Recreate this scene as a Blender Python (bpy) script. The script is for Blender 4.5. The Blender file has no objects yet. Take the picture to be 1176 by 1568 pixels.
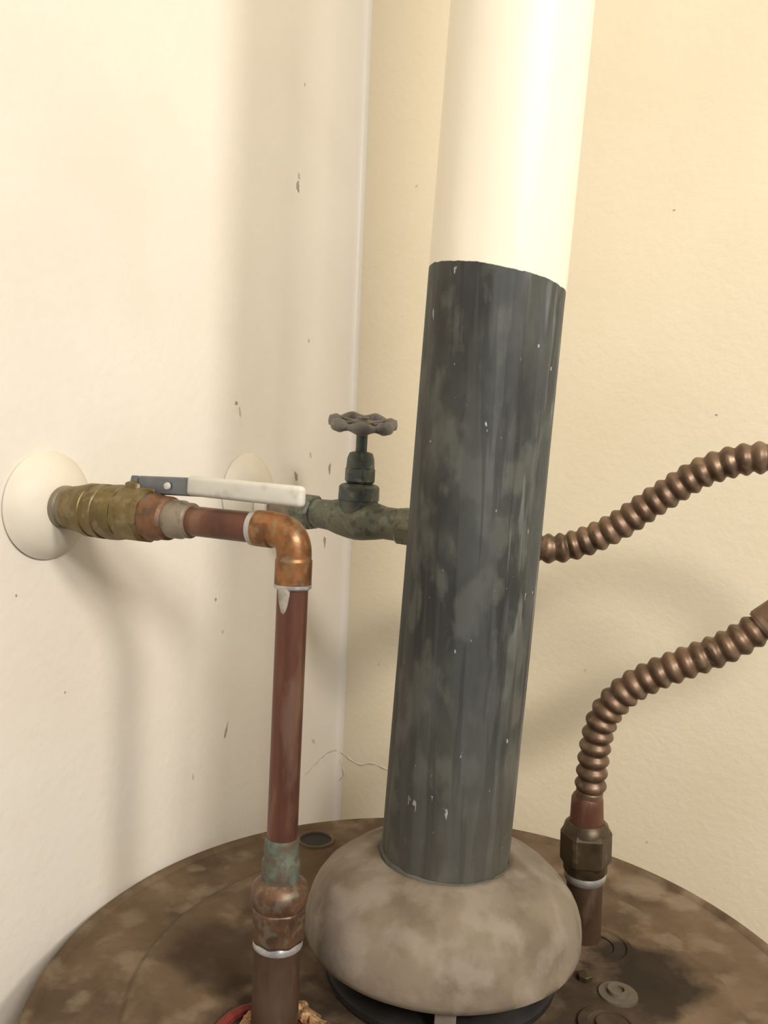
import bpy, math, random
from mathutils import Matrix, Vector, noise
random.seed(4)
S=bpy.context.scene
V=Vector

# ------------------------------------------------------------------ camera
cam=bpy.data.cameras.new("camera"); co=bpy.data.objects.new("camera",cam); S.collection.objects.link(co)
cam.sensor_fit='VERTICAL'; cam.sensor_height=36; cam.lens=36*1303/1568; cam.clip_start=.01
co.matrix_world=Matrix.Translation((0,0,1.505))@Matrix.Rotation(math.radians(86),4,'X')@Matrix.Rotation(math.radians(2.4),4,'Z')
S.camera=co
S.view_settings.view_transform='Standard'

# ------------------------------------------------------------------ materials
def lin(c): return tuple((x/255/12.92 if x/255<=.04045 else ((x/255+.055)/1.055)**2.4) for x in c)+(1,)
def mat(name,cols,scale=20,rough=.5,metal=0.,bump=0.,bscale=None,bdist=.001,spots=None,spot_scale=60,spot_th=.66,stretch=(1,1,1),detail=6,rvar=.15,spec=.5,pos=None,samt=.6,soft=.1):
    m=bpy.data.materials.new(name); m.use_nodes=True; nt=m.node_tree; N=nt.nodes; L=nt.links
    b=N['Principled BSDF']; b.inputs['Specular IOR Level'].default_value=spec
    tc=N.new('ShaderNodeTexCoord'); mp=N.new('ShaderNodeMapping'); mp.inputs['Scale'].default_value=stretch
    L.new(tc.outputs['Object'],mp.inputs['Vector'])
    n=N.new('ShaderNodeTexNoise'); n.inputs['Scale'].default_value=scale; n.inputs['Detail'].default_value=detail; n.inputs['Roughness'].default_value=.6
    L.new(mp.outputs[0],n.inputs['Vector'])
    r=N.new('ShaderNodeValToRGB'); e=r.color_ramp.elements
    k=len(cols); pos=pos or [.32+.36*i/(max(1,k-1)) for i in range(k)]
    e[0].position=pos[0]; e[0].color=lin(cols[0]); e[1].position=pos[-1]; e[1].color=lin(cols[-1])
    for i in range(1,k-1):
        q=e.new(pos[i]); q.color=lin(cols[i])
    L.new(n.outputs['Fac'],r.inputs['Fac']); col=r.outputs['Color']
    if spots:
        for j,sc in enumerate(spots):
            n2=N.new('ShaderNodeTexNoise'); n2.inputs['Scale'].default_value=spot_scale*(1+.7*j); n2.inputs['Detail'].default_value=5; n2.noise_dimensions='4D'; n2.inputs['W'].default_value=3.3*j+1.7
            L.new(mp.outputs[0],n2.inputs['Vector'])
            mr=N.new('ShaderNodeMapRange'); mr.inputs['From Min'].default_value=spot_th-soft/2; mr.inputs['From Max'].default_value=spot_th+soft/2; mr.inputs['To Max'].default_value=samt
            L.new(n2.outputs['Fac'],mr.inputs['Value'])
            mx=N.new('ShaderNodeMix'); mx.data_type='RGBA'; mx.inputs[7].default_value=lin(sc)
            L.new(mr.outputs[0],mx.inputs[0]); L.new(col,mx.inputs[6]); col=mx.outputs[2]
    L.new(col,b.inputs['Base Color'])
    b.inputs['Metallic'].default_value=metal
    mr=N.new('ShaderNodeMapRange'); mr.inputs['To Min'].default_value=max(0.03,rough-rvar); mr.inputs['To Max'].default_value=min(1,rough+rvar)
    L.new(n.outputs['Fac'],mr.inputs['Value']); L.new(mr.outputs[0],b.inputs['Roughness'])
    if bump:
        nb=N.new('ShaderNodeTexNoise'); nb.inputs['Scale'].default_value=bscale or scale*4; nb.inputs['Detail'].default_value=4
        L.new(mp.outputs[0],nb.inputs['Vector'])
        bp=N.new('ShaderNodeBump'); bp.inputs['Strength'].default_value=bump; bp.inputs['Distance'].default_value=bdist
        L.new(nb.outputs['Fac'],bp.inputs['Height']); L.new(bp.outputs[0],b.inputs['Normal'])
    return m

M_wallL=mat('wall_paint_left',[(224,217,207),(230,225,216),(225,217,205)],scale=3,rough=.42,bump=.35,bscale=160,bdist=.001,rvar=.05,spec=.4)
M_wallR=mat('wall_right_baked_light',[(222,211,186),(228,217,193),(224,212,185)],scale=3,rough=.45,bump=.35,bscale=160,bdist=.001,rvar=.05,spec=.4)  # yellower than the left wall: tone of grazing light put into the colour
M_floor=mat('concrete',[(110,105,98),(140,134,125)],scale=8,rough=.9,bump=.3)
M_ceil=mat('ceiling_paint',[(235,230,220),(240,236,228)],scale=4,rough=.8)
M_copper=mat('copper_aged',[(80,52,42),(102,66,53),(120,82,66)],scale=30,rough=.42,metal=.6,spots=[(66,48,42),(136,108,92)],spot_scale=45,stretch=(1,1,.25),spot_th=.6,bump=.1)
M_copper2=mat('copper_tarnished',[(112,74,44),(140,94,56),(160,110,72)],scale=60,rough=.42,metal=.6,spots=[(84,62,44),(140,124,96)],spot_scale=100,spot_th=.56)
M_copper3=mat('copper_adapter',[(84,62,48),(106,78,58),(122,94,72)],scale=60,rough=.5,metal=.5,spots=[(68,56,46),(118,112,98)],spot_scale=100,spot_th=.54)
M_patina=mat('copper_patina',[(74,66,54),(90,90,78),(82,92,84)],scale=90,rough=.6,metal=.3,spots=[(104,118,108),(88,64,46)],spot_scale=120,spot_th=.54)
M_brass=mat('brass_old',[(98,84,52),(118,101,62),(108,90,60)],scale=50,rough=.48,metal=.55,spots=[(76,65,44),(140,128,98)],spot_scale=90,spot_th=.58,bump=.15,samt=.5)
M_brassdk=mat('bronze_dark_green',[(88,92,80),(108,112,98),(118,112,88)],scale=45,rough=.5,metal=.25,spots=[(134,140,126),(66,70,60)],spot_scale=110,spot_th=.58,bump=.2)
M_stem=mat('verdigris_dark',[(62,70,68),(84,92,90),(104,100,80)],scale=70,rough=.5,metal=.25,spots=[(134,134,120),(98,90,52)],spot_scale=150,spot_th=.6)
M_wheel=mat('handwheel_grey',[(96,94,96),(120,116,114),(104,96,90)],scale=80,rough=.45,metal=.2,spots=[(156,150,140)],spot_scale=200,spot_th=.62)
M_solder=mat('solder_silver',[(160,160,162),(195,193,190)],scale=100,rough=.35,metal=.7,bump=.3)
M_drip=mat('flux_residue',[(150,142,130),(186,178,166)],scale=150,rough=.6,metal=.2,bump=.3)
M_zinc=mat('zinc_dull',[(112,104,92),(136,126,110),(146,136,122)],scale=60,rough=.45,metal=.5,spots=[(105,88,62)],spot_scale=90,spot_th=.56)
M_washer=mat('washer_dirty',[(90,82,70),(114,106,92)],scale=60,rough=.5,metal=.4)
M_lever=mat('lever_steel',[(92,98,104),(116,120,124)],scale=80,rough=.4,metal=.5)
M_sleeve=mat('lever_sleeve_white',[(190,188,178),(206,203,193)],scale=40,rough=.5,spots=[(168,160,142)],spot_scale=80,spot_th=.64)
M_esc=mat('escutcheon_painted',[(214,206,190),(224,217,201)],scale=25,rough=.5,bump=.2,bscale=80,spec=.35)
M_flex=mat('flex_copper',[(88,69,54),(112,89,70),(126,103,84)],scale=45,rough=.45,metal=.5,spots=[(72,58,46),(142,119,98)],spot_scale=70,spot_th=.58,bump=.15)
M_nut=mat('nut_bronze',[(68,58,44),(90,76,58)],scale=60,rough=.45,metal=.6,spots=[(116,102,80)],spot_scale=120,spot_th=.6)
M_nip=mat('nipple_brown',[(62,48,38),(84,64,50),(74,56,44)],scale=40,rough=.45,metal=.3,stretch=(1,1,.4),spots=[(106,90,70)],spot_scale=90,spot_th=.62)
M_rust=mat('rust_crust',[(96,66,42),(146,104,66),(182,148,106)],scale=110,rough=.95,bump=.8,bdist=.003,spots=[(70,46,34),(200,172,130)],spot_scale=160,spot_th=.56)
M_red=mat('red_plastic',[(96,34,28),(122,44,36)],scale=60,rough=.7)
M_black=mat('black_steel_and_shade',[(30,28,28),(52,48,46)],scale=50,rough=.6,metal=.3)  # black for steel parts, also paints the shade in the anode hole
M_hood=mat('hood_dusty',[(110,99,85),(126,114,99),(124,115,107)],scale=12,rough=.75,spots=[(90,78,64),(146,137,126)],spot_scale=30,spot_th=.55,bump=.5,bscale=120,spec=.25,samt=.55,soft=.14)
M_leg=mat('hood_leg_steel',[(140,132,120),(160,152,140)],scale=30,rough=.5,metal=.3)
M_tank=mat('tank_jacket',[(150,130,106),(160,140,116)],scale=10,rough=.6)
M_mark=mat('scuff',[(196,188,172),(206,198,182)],scale=200,rough=.8)
M_mark2=mat('scuff_dark',[(150,142,130),(174,166,152)],scale=400,rough=.9)
M_band=mat('rusty_band',[(90,70,52),(126,86,60),(106,98,90)],scale=110,rough=.55,metal=.4,bump=.4)
M_mastic=mat('mastic',[(70,68,62),(98,94,86)],scale=60,rough=.85,bump=.5)

def tanktop():
    m=mat('tank_top_dusty',[(86,70,55),(102,85,67),(116,99,80)],scale=14,rough=.85,spots=[(70,56,44),(132,116,97)],spot_scale=24,spot_th=.57,bump=.5,bscale=200,spec=.2,samt=.6,soft=.12)
    nt=m.node_tree;N=nt.nodes;L=nt.links;b=N['Principled BSDF']
    src=b.inputs['Base Color'].links[0].from_socket
    tc=N.new('ShaderNodeTexCoord')
    nz=N.new('ShaderNodeTexNoise'); nz.inputs['Scale'].default_value=30; nz.inputs['Detail'].default_value=6
    L.new(tc.outputs['Object'],nz.inputs['Vector'])
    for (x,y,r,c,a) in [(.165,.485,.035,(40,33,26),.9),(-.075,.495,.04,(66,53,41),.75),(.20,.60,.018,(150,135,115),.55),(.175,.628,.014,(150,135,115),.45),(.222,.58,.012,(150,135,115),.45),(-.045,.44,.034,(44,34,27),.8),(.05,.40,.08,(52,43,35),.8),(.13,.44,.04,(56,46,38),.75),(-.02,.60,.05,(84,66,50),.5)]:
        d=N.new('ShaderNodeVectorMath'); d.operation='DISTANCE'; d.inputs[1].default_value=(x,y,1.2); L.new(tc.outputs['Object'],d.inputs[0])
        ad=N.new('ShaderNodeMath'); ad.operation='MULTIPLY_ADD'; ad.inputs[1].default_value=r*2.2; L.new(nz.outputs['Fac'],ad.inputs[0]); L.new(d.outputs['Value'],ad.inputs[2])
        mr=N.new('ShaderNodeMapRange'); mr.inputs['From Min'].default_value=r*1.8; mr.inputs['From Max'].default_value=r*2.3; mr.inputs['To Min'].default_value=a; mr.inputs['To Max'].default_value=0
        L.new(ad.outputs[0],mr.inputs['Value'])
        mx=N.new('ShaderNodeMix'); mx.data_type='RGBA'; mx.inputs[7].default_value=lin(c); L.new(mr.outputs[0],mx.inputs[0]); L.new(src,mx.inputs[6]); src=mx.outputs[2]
    L.new(src,b.inputs['Base Color'])
    return m
M_top=tanktop()

def ventmat():
    m=mat('vent_grey_and_white',[(50,51,48),(64,66,62),(78,79,74)],scale=34,rough=.6,stretch=(1,1,.5),spots=[(44,46,46),(94,95,88)],spot_scale=42,spot_th=.55,bump=.3,bscale=60,spec=.3,samt=.6)
    nt=m.node_tree;N=nt.nodes;L=nt.links;b=N['Principled BSDF']
    src=b.inputs['Base Color'].links[0].from_socket
    tc=N.new('ShaderNodeTexCoord'); sp=N.new('ShaderNodeSeparateXYZ'); L.new(tc.outputs['Object'],sp.inputs[0])
    def math_(op,a,bb=None,c=None):
        q=N.new('ShaderNodeMath'); q.operation=op
        for i,v in enumerate((a,bb,c)):
            if v is None: continue
            if isinstance(v,(int,float)): q.inputs[i].default_value=v
            else: L.new(v,q.inputs[i])
        return q.outputs[0]
    def nz(scale,st,det=4,w=0):
        mp=N.new('ShaderNodeMapping'); mp.inputs['Scale'].default_value=st; mp.inputs['Location'].default_value=(w,w,w); L.new(tc.outputs['Object'],mp.inputs[0])
        q=N.new('ShaderNodeTexNoise'); q.inputs['Scale'].default_value=scale; q.inputs['Detail'].default_value=det; L.new(mp.outputs[0],q.inputs['Vector']); return q.outputs['Fac']
    def mixc(f,a,c):
        mx=N.new('ShaderNodeMix'); mx.data_type='RGBA'; L.new(f,mx.inputs[0]); L.new(a,mx.inputs[6])
        if isinstance(c,tuple): mx.inputs[7].default_value=c
        else: L.new(c,mx.inputs[7])
        return mx.outputs[2]
    def mr(v,a,bb,c=0,d=1):
        q=N.new('ShaderNodeMapRange'); q.inputs[1].default_value=a;q.inputs[2].default_value=bb;q.inputs[3].default_value=c;q.inputs[4].default_value=d; L.new(v,q.inputs[0]); return q.outputs[0]
    band=nz(60,(1,1,.03),3,7); src=mixc(mr(band,.5,.54,0,.4),src,lin((80,84,85)))
    band2=nz(95,(1,1,.03),3,11); src=mixc(mr(band2,.56,.59,0,.5),src,lin((42,44,44)))
    st=nz(200,(1,1,.05),5); sidem=mr(sp.outputs[0],.058,.085)
    chalk=math_('MULTIPLY',mr(st,.52,.58),math_('MULTIPLY',sidem,mr(nz(18,(1,1,.5),3,5),.42,.55)))
    src=mixc(math_('MULTIPLY',chalk,.75),src,lin((148,150,148)))
    spk=mr(nz(260,(1,1,.4),2,9),.73,.75)
    src=mixc(math_('MULTIPLY',spk,.8),src,lin((180,180,176)))
    dirt=mr(sp.outputs[2],1.38,1.28); src=mixc(math_('MULTIPLY',dirt,math_('MULTIPLY',nz(30,(1,1,.6),4,3),.8)),src,lin((92,87,76)))
    e=math_('MULTIPLY_ADD',sp.outputs[0],.17,sp.outputs[2])
    e=math_('ADD',e,math_('MULTIPLY',nz(90,(1,1,.1),3,2),.003))
    f=mr(e,1.6120,1.6124)
    wn=nz(6,(1,1,.3),3,1)
    wr=N.new('ShaderNodeValToRGB'); wr.color_ramp.elements[0].color=lin((230,222,202)); wr.color_ramp.elements[1].color=lin((236,229,212)); L.new(wn,wr.inputs[0])
    L.new(mixc(f,src,wr.outputs[0]),b.inputs['Base Color'])
    L.new(mr(f,0,1,.55,.42),b.inputs['Roughness'])
    return m
M_vent=ventmat()

# ------------------------------------------------------------------ geometry helpers
def empty(name,loc=(0,0,0)):
    o=bpy.data.objects.new(name,None); o.empty_display_size=.05; o.location=loc; S.collection.objects.link(o); return o
def mk(name,vs,fs,m,parent=None,smooth=True,ang=35):
    me=bpy.data.meshes.new(name); me.from_pydata([tuple(v) for v in vs],[],fs); me.validate(); me.update()
    o=bpy.data.objects.new(name,me); S.collection.objects.link(o); me.materials.append(m)
    if smooth:
        me.polygons.foreach_set('use_smooth',[True]*len(me.polygons)); me.set_sharp_from_angle(angle=math.radians(ang))
    if parent:
        o.parent=parent; o.matrix_parent_inverse=Matrix.Translation(-V(parent.location))
    return o
def frame(a,up=None):
    a=V(a).normalized(); r=V(up) if up else (V((0,0,1)) if abs(a.z)<.9 else V((0,-1,0)))
    u=(r-a*r.dot(a)).normalized(); return a,u,a.cross(u)
def lathe(name,prof,org,axis,m,parent=None,n=56,caps=True,rot=0,dis=None,up=None,ang=35):
    a,u,v=frame(axis,up); org=V(org); vs=[];fs=[]
    for s,r in prof:
        for i in range(n):
            t=2*math.pi*(i+rot)/n
            q=org+a*s+(u*math.cos(t)+v*math.sin(t))*r
            if dis: q=q+dis(q,t,s,r)
            vs.append(q)
    for j in range(len(prof)-1):
        for i in range(n):
            k=(i+1)%n; fs.append((j*n+i,j*n+k,(j+1)*n+k,(j+1)*n+i))
    if caps:
        fs.append(tuple(range(n))[::-1]); fs.append(tuple((len(prof)-1)*n+i for i in range(n)))
    return mk(name,vs,fs,m,parent,ang=ang)
def hexp(name,s0,s1,r,org,axis,m,parent,rot=0,ch=.12,n=6,up=None):
    a,u,v=frame(axis,up); org=V(org); vs=[];fs=[]
    rings=[(s0,r*.9),(s0+(s1-s0)*ch,r),(s1-(s1-s0)*ch,r),(s1,r*.9)]
    for s,rr in rings:
        for i in range(n):
            for d in (-.06,.06):
                t=2*math.pi*(i+rot+d)/n
                vs.append(org+a*s+(u*math.cos(t)+v*math.sin(t))*rr)
    k=2*n
    for j in range(3):
        for i in range(k):
            q=(i+1)%k; fs.append((j*k+i,j*k+q,(j+1)*k+q,(j+1)*k+i))
    fs.append(tuple(range(k))[::-1]); fs.append(tuple(3*k+i for i in range(k)))
    return mk(name,vs,fs,m,parent,ang=25)
def catmull(P,per=30):
    P=[V(p) for p in P]; P=[P[0]*2-P[1]]+P+[P[-1]*2-P[-2]]; out=[]
    for i in range(1,len(P)-2):
        p0,p1,p2,p3=P[i-1:i+3]
        for k in range(per):
            t=k/per
            out.append(.5*((2*p1)+(p2-p0)*t+(2*p0-5*p1+4*p2-p3)*t*t+(3*p1-p0-3*p2+p3)*t**3))
    out.append(P[-2]); return out
def resample(P,step):
    L=[0]
    for a,b in zip(P,P[1:]): L.append(L[-1]+(b-a).length)
    n=max(2,int(L[-1]/step)); out=[];j=0
    for i in range(n+1):
        s=L[-1]*i/n
        while j<len(P)-2 and L[j+1]<s: j+=1
        t=(s-L[j])/max(1e-9,L[j+1]-L[j]); out.append(P[j].lerp(P[j+1],t))
    return out,L[-1]/n,L[-1]
def sweep(name,P,rf,m,parent=None,n=28,step=.001,closed=False,caps=True):
    if not closed: P,ds,L=resample(P,step)
    else: ds=0;L=1
    K=len(P); vs=[];fs=[];u=None
    for i,p in enumerate(P):
        t=(P[(i+1)%K]-P[i-1]) if closed else (P[min(i+1,K-1)]-P[max(i-1,0)])
        t.normalize()
        if u is None: _,u,_=frame(t)
        u=(u-t*u.dot(t)).normalized(); w=t.cross(u); r=rf(i*ds,L) if not closed else rf(i/K,1)
        for k in range(n):
            a=2*math.pi*k/n; vs.append(p+(u*math.cos(a)+w*math.sin(a))*r)
    for i in range(K if closed else K-1):
        j=(i+1)%K
        for k in range(n):
            q=(k+1)%n; fs.append((i*n+k,i*n+q,j*n+q,j*n+k))
    if caps and not closed:
        fs.append(tuple(range(n))[::-1]); fs.append(tuple((K-1)*n+k for k in range(n)))
    return mk(name,vs,fs,m,parent,ang=60)
def bar(name,p0,p1,w,h,m,parent,up=(0,0,1),bev=.001,taper=1.):
    a=(V(p1)-V(p0)); l=a.length; a,u,v=frame(a,up); vs=[]
    for s,k in ((0,1),(l,taper)):
        for x,y in ((-1,-1),(1,-1),(1,1),(-1,1)):
            vs.append(V(p0)+a*s+u*(x*h*k/2)+v*(y*w*k/2))
    fs=[(3,2,1,0),(4,5,6,7),(0,1,5,4),(1,2,6,5),(2,3,7,6),(3,0,4,7)]
    o=mk(name,vs,fs,m,parent,smooth=False)
    b=o.modifiers.new('b','BEVEL'); b.width=bev; b.segments=4; b.limit_method='NONE'
    o.data.polygons.foreach_set('use_smooth',[True]*6)
    return o

# ------------------------------------------------------------------ room
d=V((.454,.891,0)); e=V((.891,-.454,0)); K=V((-.036,.8265,0)); RM=2.7; H=2.5; T=.1
def slab(name,p,a,b_,nrm,m,parent=None):
    vs=[p,p+a,p+a+b_,p+b_]; vs+= [q+nrm for q in vs]
    fs=[(0,1,2,3),(7,6,5,4),(0,4,5,1),(1,5,6,2),(2,6,7,3),(3,7,4,0)]
    o=mk(name,vs,fs,m,parent,smooth=False)
    import bmesh
    bm=bmesh.new(); bm.from_mesh(o.data); bmesh.ops.recalc_face_normals(bm,faces=bm.faces); bm.to_mesh(o.data); bm.free(); return o
Z=V((0,0,1))
wallL=slab('wall_left',K-d*RM,d*(RM),Z*H,-e*T,M_wallL)
wallR=slab('wall_back',K-e*T,e*(RM+T),Z*H,d*T,M_wallR)
slab('floor',K-d*RM-e*T+d*0,d*(RM+T),e*(RM+T),-Z*T,M_floor)
slab('ceiling',K-d*RM-e*T+Z*H,d*(RM+T),e*(RM+T),Z*T,M_ceil)
vs=[];fs=[]
for z in (0,H):
    for i in range(7):
        t=i/6*math.pi/2; r=.006
        q=K+e*(r-r*math.cos(t))*1.0-d*(r-r*math.sin(t)); q=V((q.x,q.y,z)); vs.append(q)
for i in range(6): fs.append((i,i+1,8+i,7+i))
mk('trim_corner_bead',vs,fs,M_wallL)

def blob(name,wall,u_,z,w,h,m,ang=0):
    if wall=='L': base=K-d*u_; t=d; nn=e
    else: base=K+e*u_; t=e; nn=-d
    base=V((base.x,base.y,z))+nn*.0003; vs=[];n=24
    for i in range(n):
        a=2*math.pi*i/n; r=1+.8*(noise.noise(V((u_*50+math.cos(a)*1.8,z*40+math.sin(a)*1.8,3))))
        x=math.cos(a)*w*r; y=math.sin(a)*h*r; x,y=x*math.cos(ang)-y*math.sin(ang),x*math.sin(ang)+y*math.cos(ang)
        vs.append(base+t*x+Z*y)
    return mk(name,vs,[tuple(range(n))],m,wallL if wall=='L' else wallR,smooth=False)
for i,(u_,z,w,h,k,a) in enumerate([(.1055,1.725,.0020,.004,1,0),(.104,1.734,.0013,.0025,0,.3),(.080,1.60,.0014,.0015,0,0),(.181,1.5385,.0015,.0016,1,.5),(.176,1.532,.0009,.004,0,.2),
    (.036,1.4876,.0018,.0045,1,0),(.093,1.4817,.0018,.004,1,.4),(.040,1.4193,.0018,.005,1,.1),(.20,1.387,.0010,.0012,1,0),(.19,1.36,.001,.0012,0,0),(.182,1.278,.0012,.0058,1,-.25),
    (.346,1.3485,.0006,.0009,1,0),(.383,1.414,.0006,.0009,1,0),(.221,1.2535,.0008,.0026,0,.2),(.047,1.231,.0014,.0035,0,.9),(.10,1.81,.001,.0014,0,0),(.07,1.50,.0012,.003,0,.5),(.06,1.455,.0014,.003,0,-.3)]):
    blob('paint_chip_%d'%i,'L',u_,z,w,h,M_mark2 if k else M_mark,a)
for i,(u_,z,w,h,k,a) in enumerate([(.289,1.7075,.0010,.0006,1,.4),(.331,1.5456,.0009,.0007,1,0),(.240,1.3266,.0009,.0012,0,0),(.042,1.3014,.0014,.0008,0,.2),(.06,1.75,.001,.001,0,0),(.30,1.19,.0008,.001,0,0)]):
    blob('paint_speck_%d'%i,'R',u_,z,w,h,M_mark2 if k else M_mark,a)
def wallpt(wall,u_,z,off=.0): 
    b=(K-d*u_+e*off) if wall=='L' else (K+e*u_-d*off); return V((b.x,b.y,z))
for nm,w,pts in (('hairline_crack','R',[(.0,1.209),(.012,1.203),(.025,1.199),(.04,1.203),(.06,1.20),(.09,1.203)]),('hairline_crack_b','L',[(.0,1.209),(.02,1.212),(.04,1.209),(.06,1.203)]),('hairline_crack_c','R',[(.0,1.176),(.008,1.185),(.004,1.197),(.0,1.205)])):
    P=catmull([wallpt(w,a,b,-.0005) for a,b in pts],10); sweep(nm,P,lambda s,L:.0011*(1+.3*math.sin(s*500)),M_mark,wallL if w=='L' else wallR,n=8,step=.002)

# ------------------------------------------------------------------ water heater
TC=V((.041,.471,0)); TR=.2274; TZ=1.2
WH=empty('water_heater',(TC.x,TC.y,0))
lathe('tank_jacket',[(.0,.20),(.012,.21),(.013,TR-.004),(.03,TR-.002),(1.18,TR-.002),(1.187,TR-.002)],TC,Z,M_tank,WH,n=128)
def dent(q,t,s,r): 
    return V((0,0,.0010*noise.noise(V((q.x*18,q.y*18,0)))))
prof=[(TZ-.022,TR-.001),(TZ-.020,TR),(TZ-.004,TR),(TZ-.001,TR-.0015),(TZ,TR-.003),(TZ-.0005,TR-.006),(TZ-.003,TR-.008)]
prof+=[(TZ-.003,TR-.010-i*.008) for i in range(1,5)]
prof+=[(TZ-.004,.177),(TZ-.003,.1745),(TZ-.0005,.1725),(TZ,.171),(TZ,.165)]
prof+=[(TZ-.0008,.16-i*.012) for i in range(1,13)]+[(TZ-.0008,.004)]
lathe('tank_top',prof,TC,Z,M_top,WH,n=160,caps=True,dis=lambda q,t,s,r:dent(q,t,s,r) if r<TR-.005 else V((0,0,0)),ang=50)
lathe('anode_port_rim',[(TZ-.004,.0150),(TZ-.0010,.0145),(TZ-.0010,.0125),(TZ-.003,.0120)],V((-.043,.652,0)),Z,M_top,WH,caps=False)
lathe('anode_port',[(TZ-.0022,.0122),(TZ-.0024,.006),(TZ-.0022,.0005)],V((-.043,.652,0)),Z,M_black,WH,caps=False)  # black disc paints the shade inside a shallow hole
lathe('nipple_flange',[(TZ-.002,.0235),(TZ+.0012,.023),(TZ+.0012,.020),(TZ+.0002,.019),(TZ+.0002,.012)],V((.1445,.518,0)),Z,M_top,WH,caps=False)
lathe('plug_washer',[(TZ-.001,.0115),(TZ+.001,.011),(TZ+.0014,.0065),(TZ+.0035,.006),(TZ+.0035,.0035),(TZ+.002,.0033),(TZ+.002,.0003)],V((.1460,.4690,0)),Z,M_washer,WH)
lathe('port_cap',[(TZ-.001,.0175),(TZ+.001,.017),(TZ+.0012,.012),(TZ+.0004,.0115),(TZ+.0004,.008),(TZ+.002,.0075),(TZ+.002,.0003)],V((.134,.441,0)),Z,M_top,WH)
for i,(x,y) in enumerate([(.130,.483),(.124,.497)]):
    hexp('sheet_screw_%d'%i,0,.004,.0045,V((x,y,TZ-.001)),Z,M_nut,WH)

# ------------------------------------------------------------------ draft hood
HC=V((.0445,.4875,0)); DH=empty('draft_hood',(HC.x,HC.y,TZ))
lathe('flue_collar',[(TZ+.0015,.068),(TZ+.005,.068),(TZ+.007,.065),(TZ+.009,.054),(TZ+.014,.052),(TZ+.014,.048),(TZ+.002,.047),(TZ+.002,.0005)],HC,Z,M_black,DH,caps=False,n=80)
def hd(q,t,s,r):
    k=noise.noise(V((q.x*30,q.y*30,q.z*30+4)))*.0010+noise.noise(V((q.x*90,q.y*90,q.z*90)))*.0003
    for (x,y,z_,dr_) in ((.085,.418,1.240,.010),(.010,.43,1.246,.009),(.105,.435,1.236,.007)):
        k-=.0028*math.exp(-((q-V((x,y,z_))).length/dr_)**2)
    if r<.044: k*=.1
    return V((0,0,k)) + (V((q.x-HC.x,q.y-HC.y,0)).normalized()*k)
hp=[(1.2255,.0765),(1.2250,.0788),(1.2260,.0808),(1.2290,.0812),(1.233,.0810),(1.238,.0801),(1.244,.0784),(1.2495,.0757),(1.255,.0717),(1.2595,.0667),(1.2635,.0605),(1.2665,.0540),(1.2690,.0470),(1.2705,.0420),(1.2712,.0395),(1.2705,.0381)]
lathe('hood_dome',hp,HC,Z,M_hood,DH,n=160,caps=False,dis=hd,ang=60)
lathe('hood_inner',[(1.2258,.0768),(1.229,.078),(1.245,.070),(1.258,.05),(1.2640,.036),(1.2642,.001)],HC,Z,M_black,DH,n=96,caps=False)  # near-black lining closing the underside of the dome
for i,a in enumerate((-92,-2,88,178)):
    t=math.radians(a); dr=V((math.cos(t),math.sin(t),0))
    bar('hood_leg_%d'%i,HC+dr*.0762+Z*1.230,HC+dr*.0700+Z*1.2022,.011,.0012,M_leg,DH,up=dr,bev=.0004)
DV=V((.0365,-.040,1)).normalized()
BV=V((HC.x+.0001,HC.y+.0004,1.2708))
VP=empty('vent_pipe',tuple(BV))
def bead(q,t,s,r): return (q-BV).normalized()*(.0008*noise.noise(q*80))
lathe('mastic_bead',[(-.0003,.0388),(.0010,.0386),(.0022,.0376)],BV,DV,M_mastic,VP,caps=False,dis=bead,n=90)
vr=.0378
def vdis(q,t,s,r):
    a=(q-BV); rad=(a-DV*a.dot(DV)).normalized()
    fac=abs(math.sin(t*7+1.2*noise.noise(V((math.cos(t),math.sin(t),s*3)))))
    return rad*(.0003*noise.noise(V((q.x*60,q.y*60,q.z*6)))-.0008*(1-fac)*(1 if s<.33 else 0))
L_=(2.5-BV.z)/DV.z
lathe('vent_tube',[(-.0030,vr)]+[(L_*i/100,vr) for i in range(101)],BV,DV,M_vent,VP,n=160,caps=False,dis=vdis,ang=80)

# ------------------------------------------------------------------ supply line with ball valve (left)
A1=V((-.2000,.5037,1.4655)); n1=V((.891,-.454,-.012)).normalized()
CL=empty('copper_supply_pipe',(A1.x,A1.y,A1.z))
esc_prof=[(0,.0316),(.0016,.0322),(.0026,.0312),(.0055,.0292),(.0095,.0245),(.0125,.0185),(.0138,.0145),(.0142,.0118),(.0142,.0105)]
ES=lathe('wall_escutcheon',esc_prof,A1,V((.891,-.454,0)),M_esc,None,n=80)
lathe('wall_stub',[(-.002,.0098),(.018,.0098)],A1,n1,M_zinc,CL)
lathe('packing_ring',[(.013,.0112),(.0145,.0126),(.0175,.0126),(.0185,.0118),(.0215,.0118),(.0225,.0105)],A1,n1,M_zinc,CL)
EC=A1+n1*.175
RB=V((-.0462,.4255,TZ))
vd=(RB-EC).normalized()
lathe('horizontal_pipe',[(.10,.0080),(.152,.0080)],A1,n1,M_copper,CL)
lathe('solder_ring',[(.1490,.0082),(.1500,.0093),(.153,.0094),(.1545,.0088)],A1,n1,M_solder,CL)
Rr=.012; c0=EC-n1*Rr; c1=EC+vd*Rr
pts=[EC-n1*.022]+[c0]
for i in range(1,12):
    t=i/12; pts.append(c0.lerp(EC,t).lerp(EC.lerp(c1,t),t))
pts+=[c1,EC+vd*.027]
sweep('elbow',pts,lambda s,L:.0094 if (s<.009 or s>L-.013) else .0089,M_copper2,CL,n=40,step=.0008)
lathe('solder_ring_b',[(.0258,.0090),(.0265,.0096),(.0278,.0096),(.0288,.0085)],EC,vd,M_solder,CL)
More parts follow.
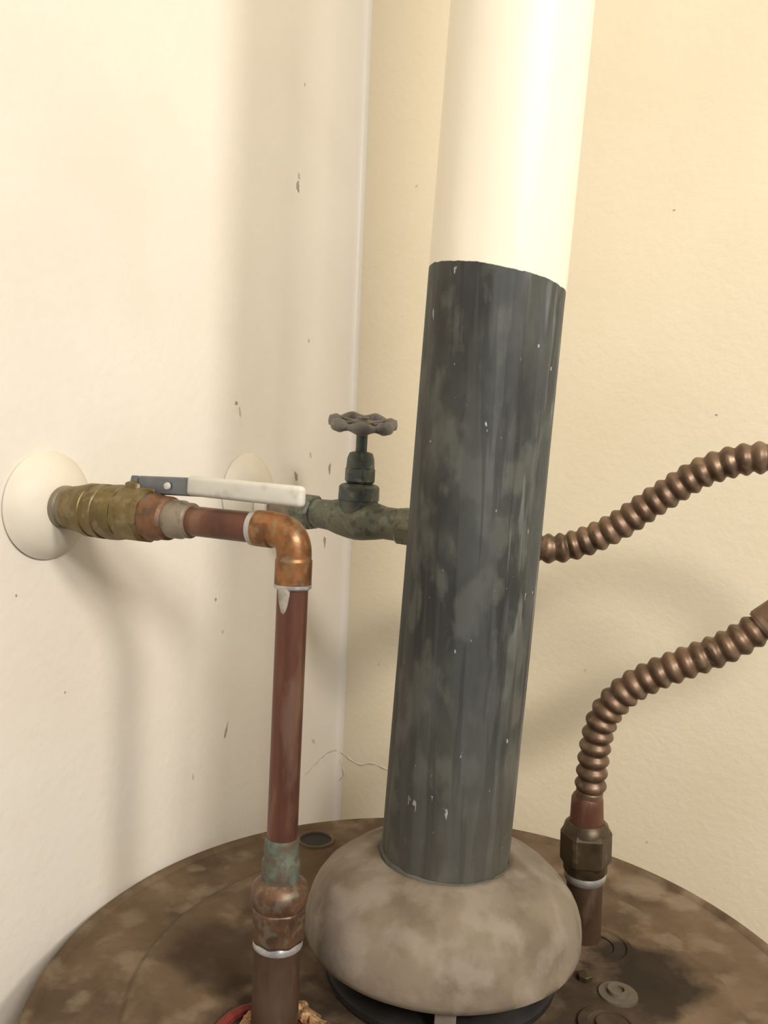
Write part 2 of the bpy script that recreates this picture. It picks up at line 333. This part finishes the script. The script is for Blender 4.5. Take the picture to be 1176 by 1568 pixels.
sweep('solder_drip',[EC+vd*.0275+V((-.0034,-.0066,0)),EC+vd*.034+V((-.0032,-.0058,0)),EC+vd*.042+V((-.0030,-.0056,0))],lambda s,L:.0033*math.sqrt(max(.02,1-(s/L)**2)),M_drip,CL,n=16,step=.0005)
zz=lambda z:(EC.z-z)/(-vd.z)
def vl(name,prof,m,**k): return lathe(name,[(zz(z),r) for z,r in prof],EC,vd,m,CL,**k)
vl('riser_pipe',[(1.438,.0079),(1.29,.0079)],M_copper)
vl('solder_cup',[(1.306,.0081),(1.304,.0089),(1.295,.0089),(1.2935,.0097),(1.286,.0099),(1.282,.0099)],M_patina)
vl('adapter_shoulder',[(1.284,.0099),(1.2805,.0140),(1.278,.0148),(1.273,.0148),(1.270,.0138)],M_copper3)
hexp('adapter_hex',zz(1.2715),zz(1.2515),.0142,EC,vd,M_copper3,CL,n=8,rot=.3)
vl('thread_tape',[(1.252,.0121),(1.2505,.0130),(1.2485,.0130),(1.2475,.0121)],M_solder)
vl('steel_nipple',[(1.249,.0120),(1.2215,.0120),(1.221,.0123),(1.1995,.0123)],M_nip)
lathe('red_ring',[(0,.026),(.002,.0255),(.003,.023),(.002,.020),(0,.0195)],V((RB.x-.006,RB.y-.004,TZ)),Z,M_red,CL,caps=False,dis=lambda q,t,s,r:V((0,0,.001*noise.noise(q*150))))
def crust(q,t,s,r):
    k=noise.noise(q*120)*.004+noise.noise(q*300)*.002
    return V((q.x-RB.x,q.y-RB.y,0)).normalized()*k+Z*abs(k)
for_c=[(0,.025)]+[(.0015+.0035*math.sin(i/14*math.pi),.025-.013*i/14) for i in range(1,14)]+[(.004,.0120)]
lathe('rust_crust',for_c,V((RB.x+.004,RB.y-.002,TZ-.001)),Z,M_rust,CL,n=140,caps=False,dis=crust,ang=180)

# ball valve
BVp=empty('ball_valve',tuple(A1+n1*.06))
lathe('inlet_socket',[(.0215,.0110),(.0225,.0128),(.026,.0132),(.030,.0140),(.034,.0146)],A1,n1,M_brass,BVp)
lathe('valve_body',[(.033,.0146),(.036,.0154),(.040,.0154),(.0405,.0148),(.044,.0148),(.0445,.0156),(.049,.0156),(.0495,.0148),(.053,.0148),(.0535,.0156),(.058,.0154),(.0625,.0146)],A1,n1,M_brass,BVp)
hexp('outlet_hex',.0605,.081,.0152,A1,n1,M_brass,BVp,n=8,rot=.3)
lathe('union_band',[(.079,.0125),(.081,.0130),(.086,.0130),(.088,.0122),(.094,.0120),(.0955,.0105)],A1,n1,M_band,BVp)
lathe('solder_socket',[(.094,.0098),(.096,.0105),(.103,.0105),(.105,.0096),(.109,.0096),(.110,.0080)],A1,n1,M_zinc,BVp)
upv=(Z-n1*Z.dot(n1)).normalized(); side=n1.cross(upv)
if side.y>0: side=-side
sd=(upv*.92-side*.30).normalized()
ST=A1+n1*.066
lathe('stem_boss',[(.010,.0075),(.0165,.0072),(.0175,.006)],ST,sd,M_brass,BVp)
hexp('stem_nut',.0175,.0215,.0050,ST,sd,M_lever,BVp)
H0=A1+n1*.070+upv*.0158-side*.002; H1=A1+n1*.106+upv*.0168
bar('lever_plate',H0+upv*.0010,H1+n1*.01+upv*.0015,.0032,.0100,M_lever,BVp,up=upv,bev=.0012)
bar('lever_tab',A1+n1*.050+upv*.0140-side*.004,A1+n1*.083+upv*.0140-side*.004,.009,.0030,M_brass,BVp,up=upv,bev=.001)
lathe('lever_rivet',[(0,.0021),(.0012,.0018),(.0016,.0005)],A1+n1*.093+upv*.0176+side*.0014,side,M_sleeve,BVp,n=16)
bar('lever_sleeve',A1+n1*.1065+upv*.0188,A1+n1*.1795+upv*.0178,.0062,.0108,M_sleeve,BVp,up=upv,bev=.0026)

# ------------------------------------------------------------------ gate valve line (rear)
A2=V((-.1095,.6815,1.4600)); E2=V((.1070,.5573,1.4478)); n2=(E2-A2).normalized()
ES2=lathe('wall_escutcheon',esc_prof,V((-.1105,.6795,1.4680)),V((.891,-.454,0)),M_esc,None,n=80)
GV=empty('gate_valve',tuple(A2+n2*.11))
lathe('wall_stub',[(-.002,.0105),(.03,.0105)],A2,n2,M_esc,GV)
lathe('stub_collar',[(.016,.0125),(.026,.0125),(.027,.0108)],A2,n2,M_esc,GV)
lathe('pipe_nipple',[(.025,.0105),(.06,.0105)],A2,n2,M_zinc,GV)
hexp('end_hex_inlet',.050,.066,.0142,A2,n2,M_brassdk,GV,rot=.5)
hexp('end_hex_outlet',.140,.156,.0142,A2,n2,M_brassdk,GV,rot=.5)
gc=.104
lathe('valve_body',[(.064,.0105),(.070,.0110),(.080,.0115),(.088,.0135),(gc-.006,.0152),(gc,.0156),(gc+.006,.0152),(.120,.0135),(.128,.0118),(.135,.0118),(.142,.0118)],A2,n2,M_brassdk,GV)
GC=A2+n2*gc; sa=V((.016,-.035,1)).normalized()
lathe('bonnet',[(.0,.0150),(.010,.0146),(.014,.0146),(.0145,.0152),(.024,.0150),(.0255,.0135),(.0265,.0105)],GC,sa,M_stem,GV)
hexp('packing_nut',.027,.0385,.0115,GC,sa,M_stem,GV,rot=.2)
lathe('packing_gland',[(.038,.0105),(.045,.0100),(.049,.0085),(.050,.0055)],GC,sa,M_stem,GV)
lathe('stem',[(.048,.0042),(.071,.0042)],GC,sa,M_stem,GV)
ww=(sa+V((.03,-.19,0))).normalized(); WC=GC+sa*.0705
a_,u_,v_=frame(ww)
def wheel():
    vs=[];fs=[];n=280; nh=7
    for i in range(n):
        t=2*math.pi*i/n; c=math.cos(nh*t)
        Ro=.0236+.0024*abs(math.cos(nh*t/2))**.7; Ri=.0175-.0012*c; hh=1+.35*c
        prof=[(-.0030,Ri+.001),(-.0038,(Ro+Ri)/2),(-.0026,Ro-.0006),(0,Ro),(.0026,Ro-.0006),(.0038,(Ro+Ri)/2),(.0030,Ri+.001),(0,Ri)]
        for (s,r) in prof:
            vs.append(WC+(u_*math.cos(t)+v_*math.sin(t))*r+ww*s*hh)
    k=len(prof)
    for i in range(n):
        j=(i+1)%n
        for q in range(k): fs.append((i*k+q,i*k+(q+1)%k,j*k+(q+1)%k,j*k+q))
    mk('wheel_rim',vs,fs,M_wheel,GV,ang=60)
wheel()
lathe('wheel_hub',[(-.006,.0055),(-.003,.0085),(.002,.0085),(.0035,.005),(.005,.0045),(.006,.0005)],WC,ww,M_wheel,GV)
for i in range(7):
    t=(i+.5)*2*math.pi/7; r=u_*math.cos(t)+v_*math.sin(t)
    bar('wheel_spoke_%d'%i,WC+r*.006,WC+r*.0195,.0040,.0036,M_wheel,GV,up=ww,bev=.0014)
lathe('tail_pipe',[(.154,.0108),(.222,.0108)],A2,n2,M_brassdk,GV)
hexp('tail_nut',.202,.219,.0150,A2,n2,M_nut,GV)

# ------------------------------------------------------------------ flexible corrugated connector
FX=empty('corrugated_copper_connector',(.22,.5,1.45))
S2=A2+n2*.2225
def corr(s,L,smooth0=0,smooth1=0):
    p=.0083
    if s<smooth0 or s>L-smooth1: return .0084
    x=.5-.5*math.cos(2*math.pi*(s-smooth0)/p)
    return .0078+.0021*x**.7
up_pts=[S2,V((.105,.5545,1.4468)),V((.125,.5500,1.4505)),V((.1480,.5400,1.4640)),V((.1713,.5296,1.4840)),V((.1965,.5160,1.5035)),V((.2241,.5017,1.5115)),V((.262,.487,1.509)),V((.297,.475,1.488)),V((.303,.472,1.462))]
lo_pts=[V((.1357,.5228,1.2890)),V((.1365,.5213,1.3000)),V((.1377,.5190,1.3292)),V((.1415,.5160,1.3490)),V((.1520,.5105,1.3660)),V((.1670,.5040,1.3785)),V((.1826,.4981,1.3880)),V((.2030,.4915,1.4000)),V((.2215,.4860,1.4145))]
sweep('upper_hose',catmull(up_pts,40),lambda s,L:corr(s,L,.002,.003),M_flex,FX,n=36,step=.0006)
sweep('lower_hose',catmull(lo_pts,40),lambda s,L:corr(s,L,.010,.002),M_flex,FX,n=36,step=.0006)
sl=[V((.2200,.4864,1.4133)),V((.2300,.4838,1.4222)),V((.2380,.4820,1.4280))]
sweep('joint_sleeve',sl,lambda s,L:.0103 if .001<s<L-.001 else .0096,M_flex,FX,n=36,step=.0007)
sweep('return_hose',catmull([V((.2370,.4820,1.4275)),V((.258,.478,1.437)),V((.285,.474,1.445)),V((.303,.472,1.463))],30),lambda s,L:corr(s,L,0,0),M_flex,FX,n=28,step=.0009)
b0=V((.1395,.5285,TZ)); b1=V((.1357,.5228,1.290)); fd=(b1-b0).normalized()
def fl(name,prof,m): return lathe(name,[((z-TZ)/fd.z,r) for z,r in prof],b0,fd,m,FX)
fl('steel_nipple',[(1.2005,.0112),(1.245,.0114)],M_nip)
fl('thread_band',[(1.239,.0118),(1.2405,.0130),(1.2435,.0132),(1.2455,.0125)],M_solder)
fl('nut_skirt',[(1.2445,.0125),(1.2465,.0138),(1.252,.0138)],M_nut)
hexp('swivel_nut',(1.2505-TZ)/fd.z,(1.2735-TZ)/fd.z,.0160,b0,fd,M_nut,FX,rot=.35)
fl('nut_shoulder',[(1.2725,.0145),(1.276,.0135),(1.2785,.0110)],M_nut)
fl('copper_tail',[(1.277,.0106),(1.290,.0100),(1.2935,.0098),(1.2955,.0088)],M_copper)

# ------------------------------------------------------------------ lights
def area(name,loc,tgt,size,power,col):
    l=bpy.data.lights.new(name,'AREA'); l.shape='DISK'; l.size=size; l.energy=power; l.color=col
    o=bpy.data.objects.new(name,l); o.location=loc; o.rotation_euler=(V(tgt)-V(loc)).to_track_quat('-Z','Y').to_euler(); S.collection.objects.link(o); return o
area('lamp_bulb',(.80,-.55,2.12),(.0,.6,1.45),.22,12,(1,.93,.83))
area('lamp_bulb_b',(.50,-.85,2.15),(.0,.6,1.45),.26,12,(1,.93,.83))
w=bpy.data.worlds.new('world'); S.world=w; w.use_nodes=True
w.node_tree.nodes['Background'].inputs[0].default_value=(.95,.97,1,1); w.node_tree.nodes['Background'].inputs[1].default_value=.36
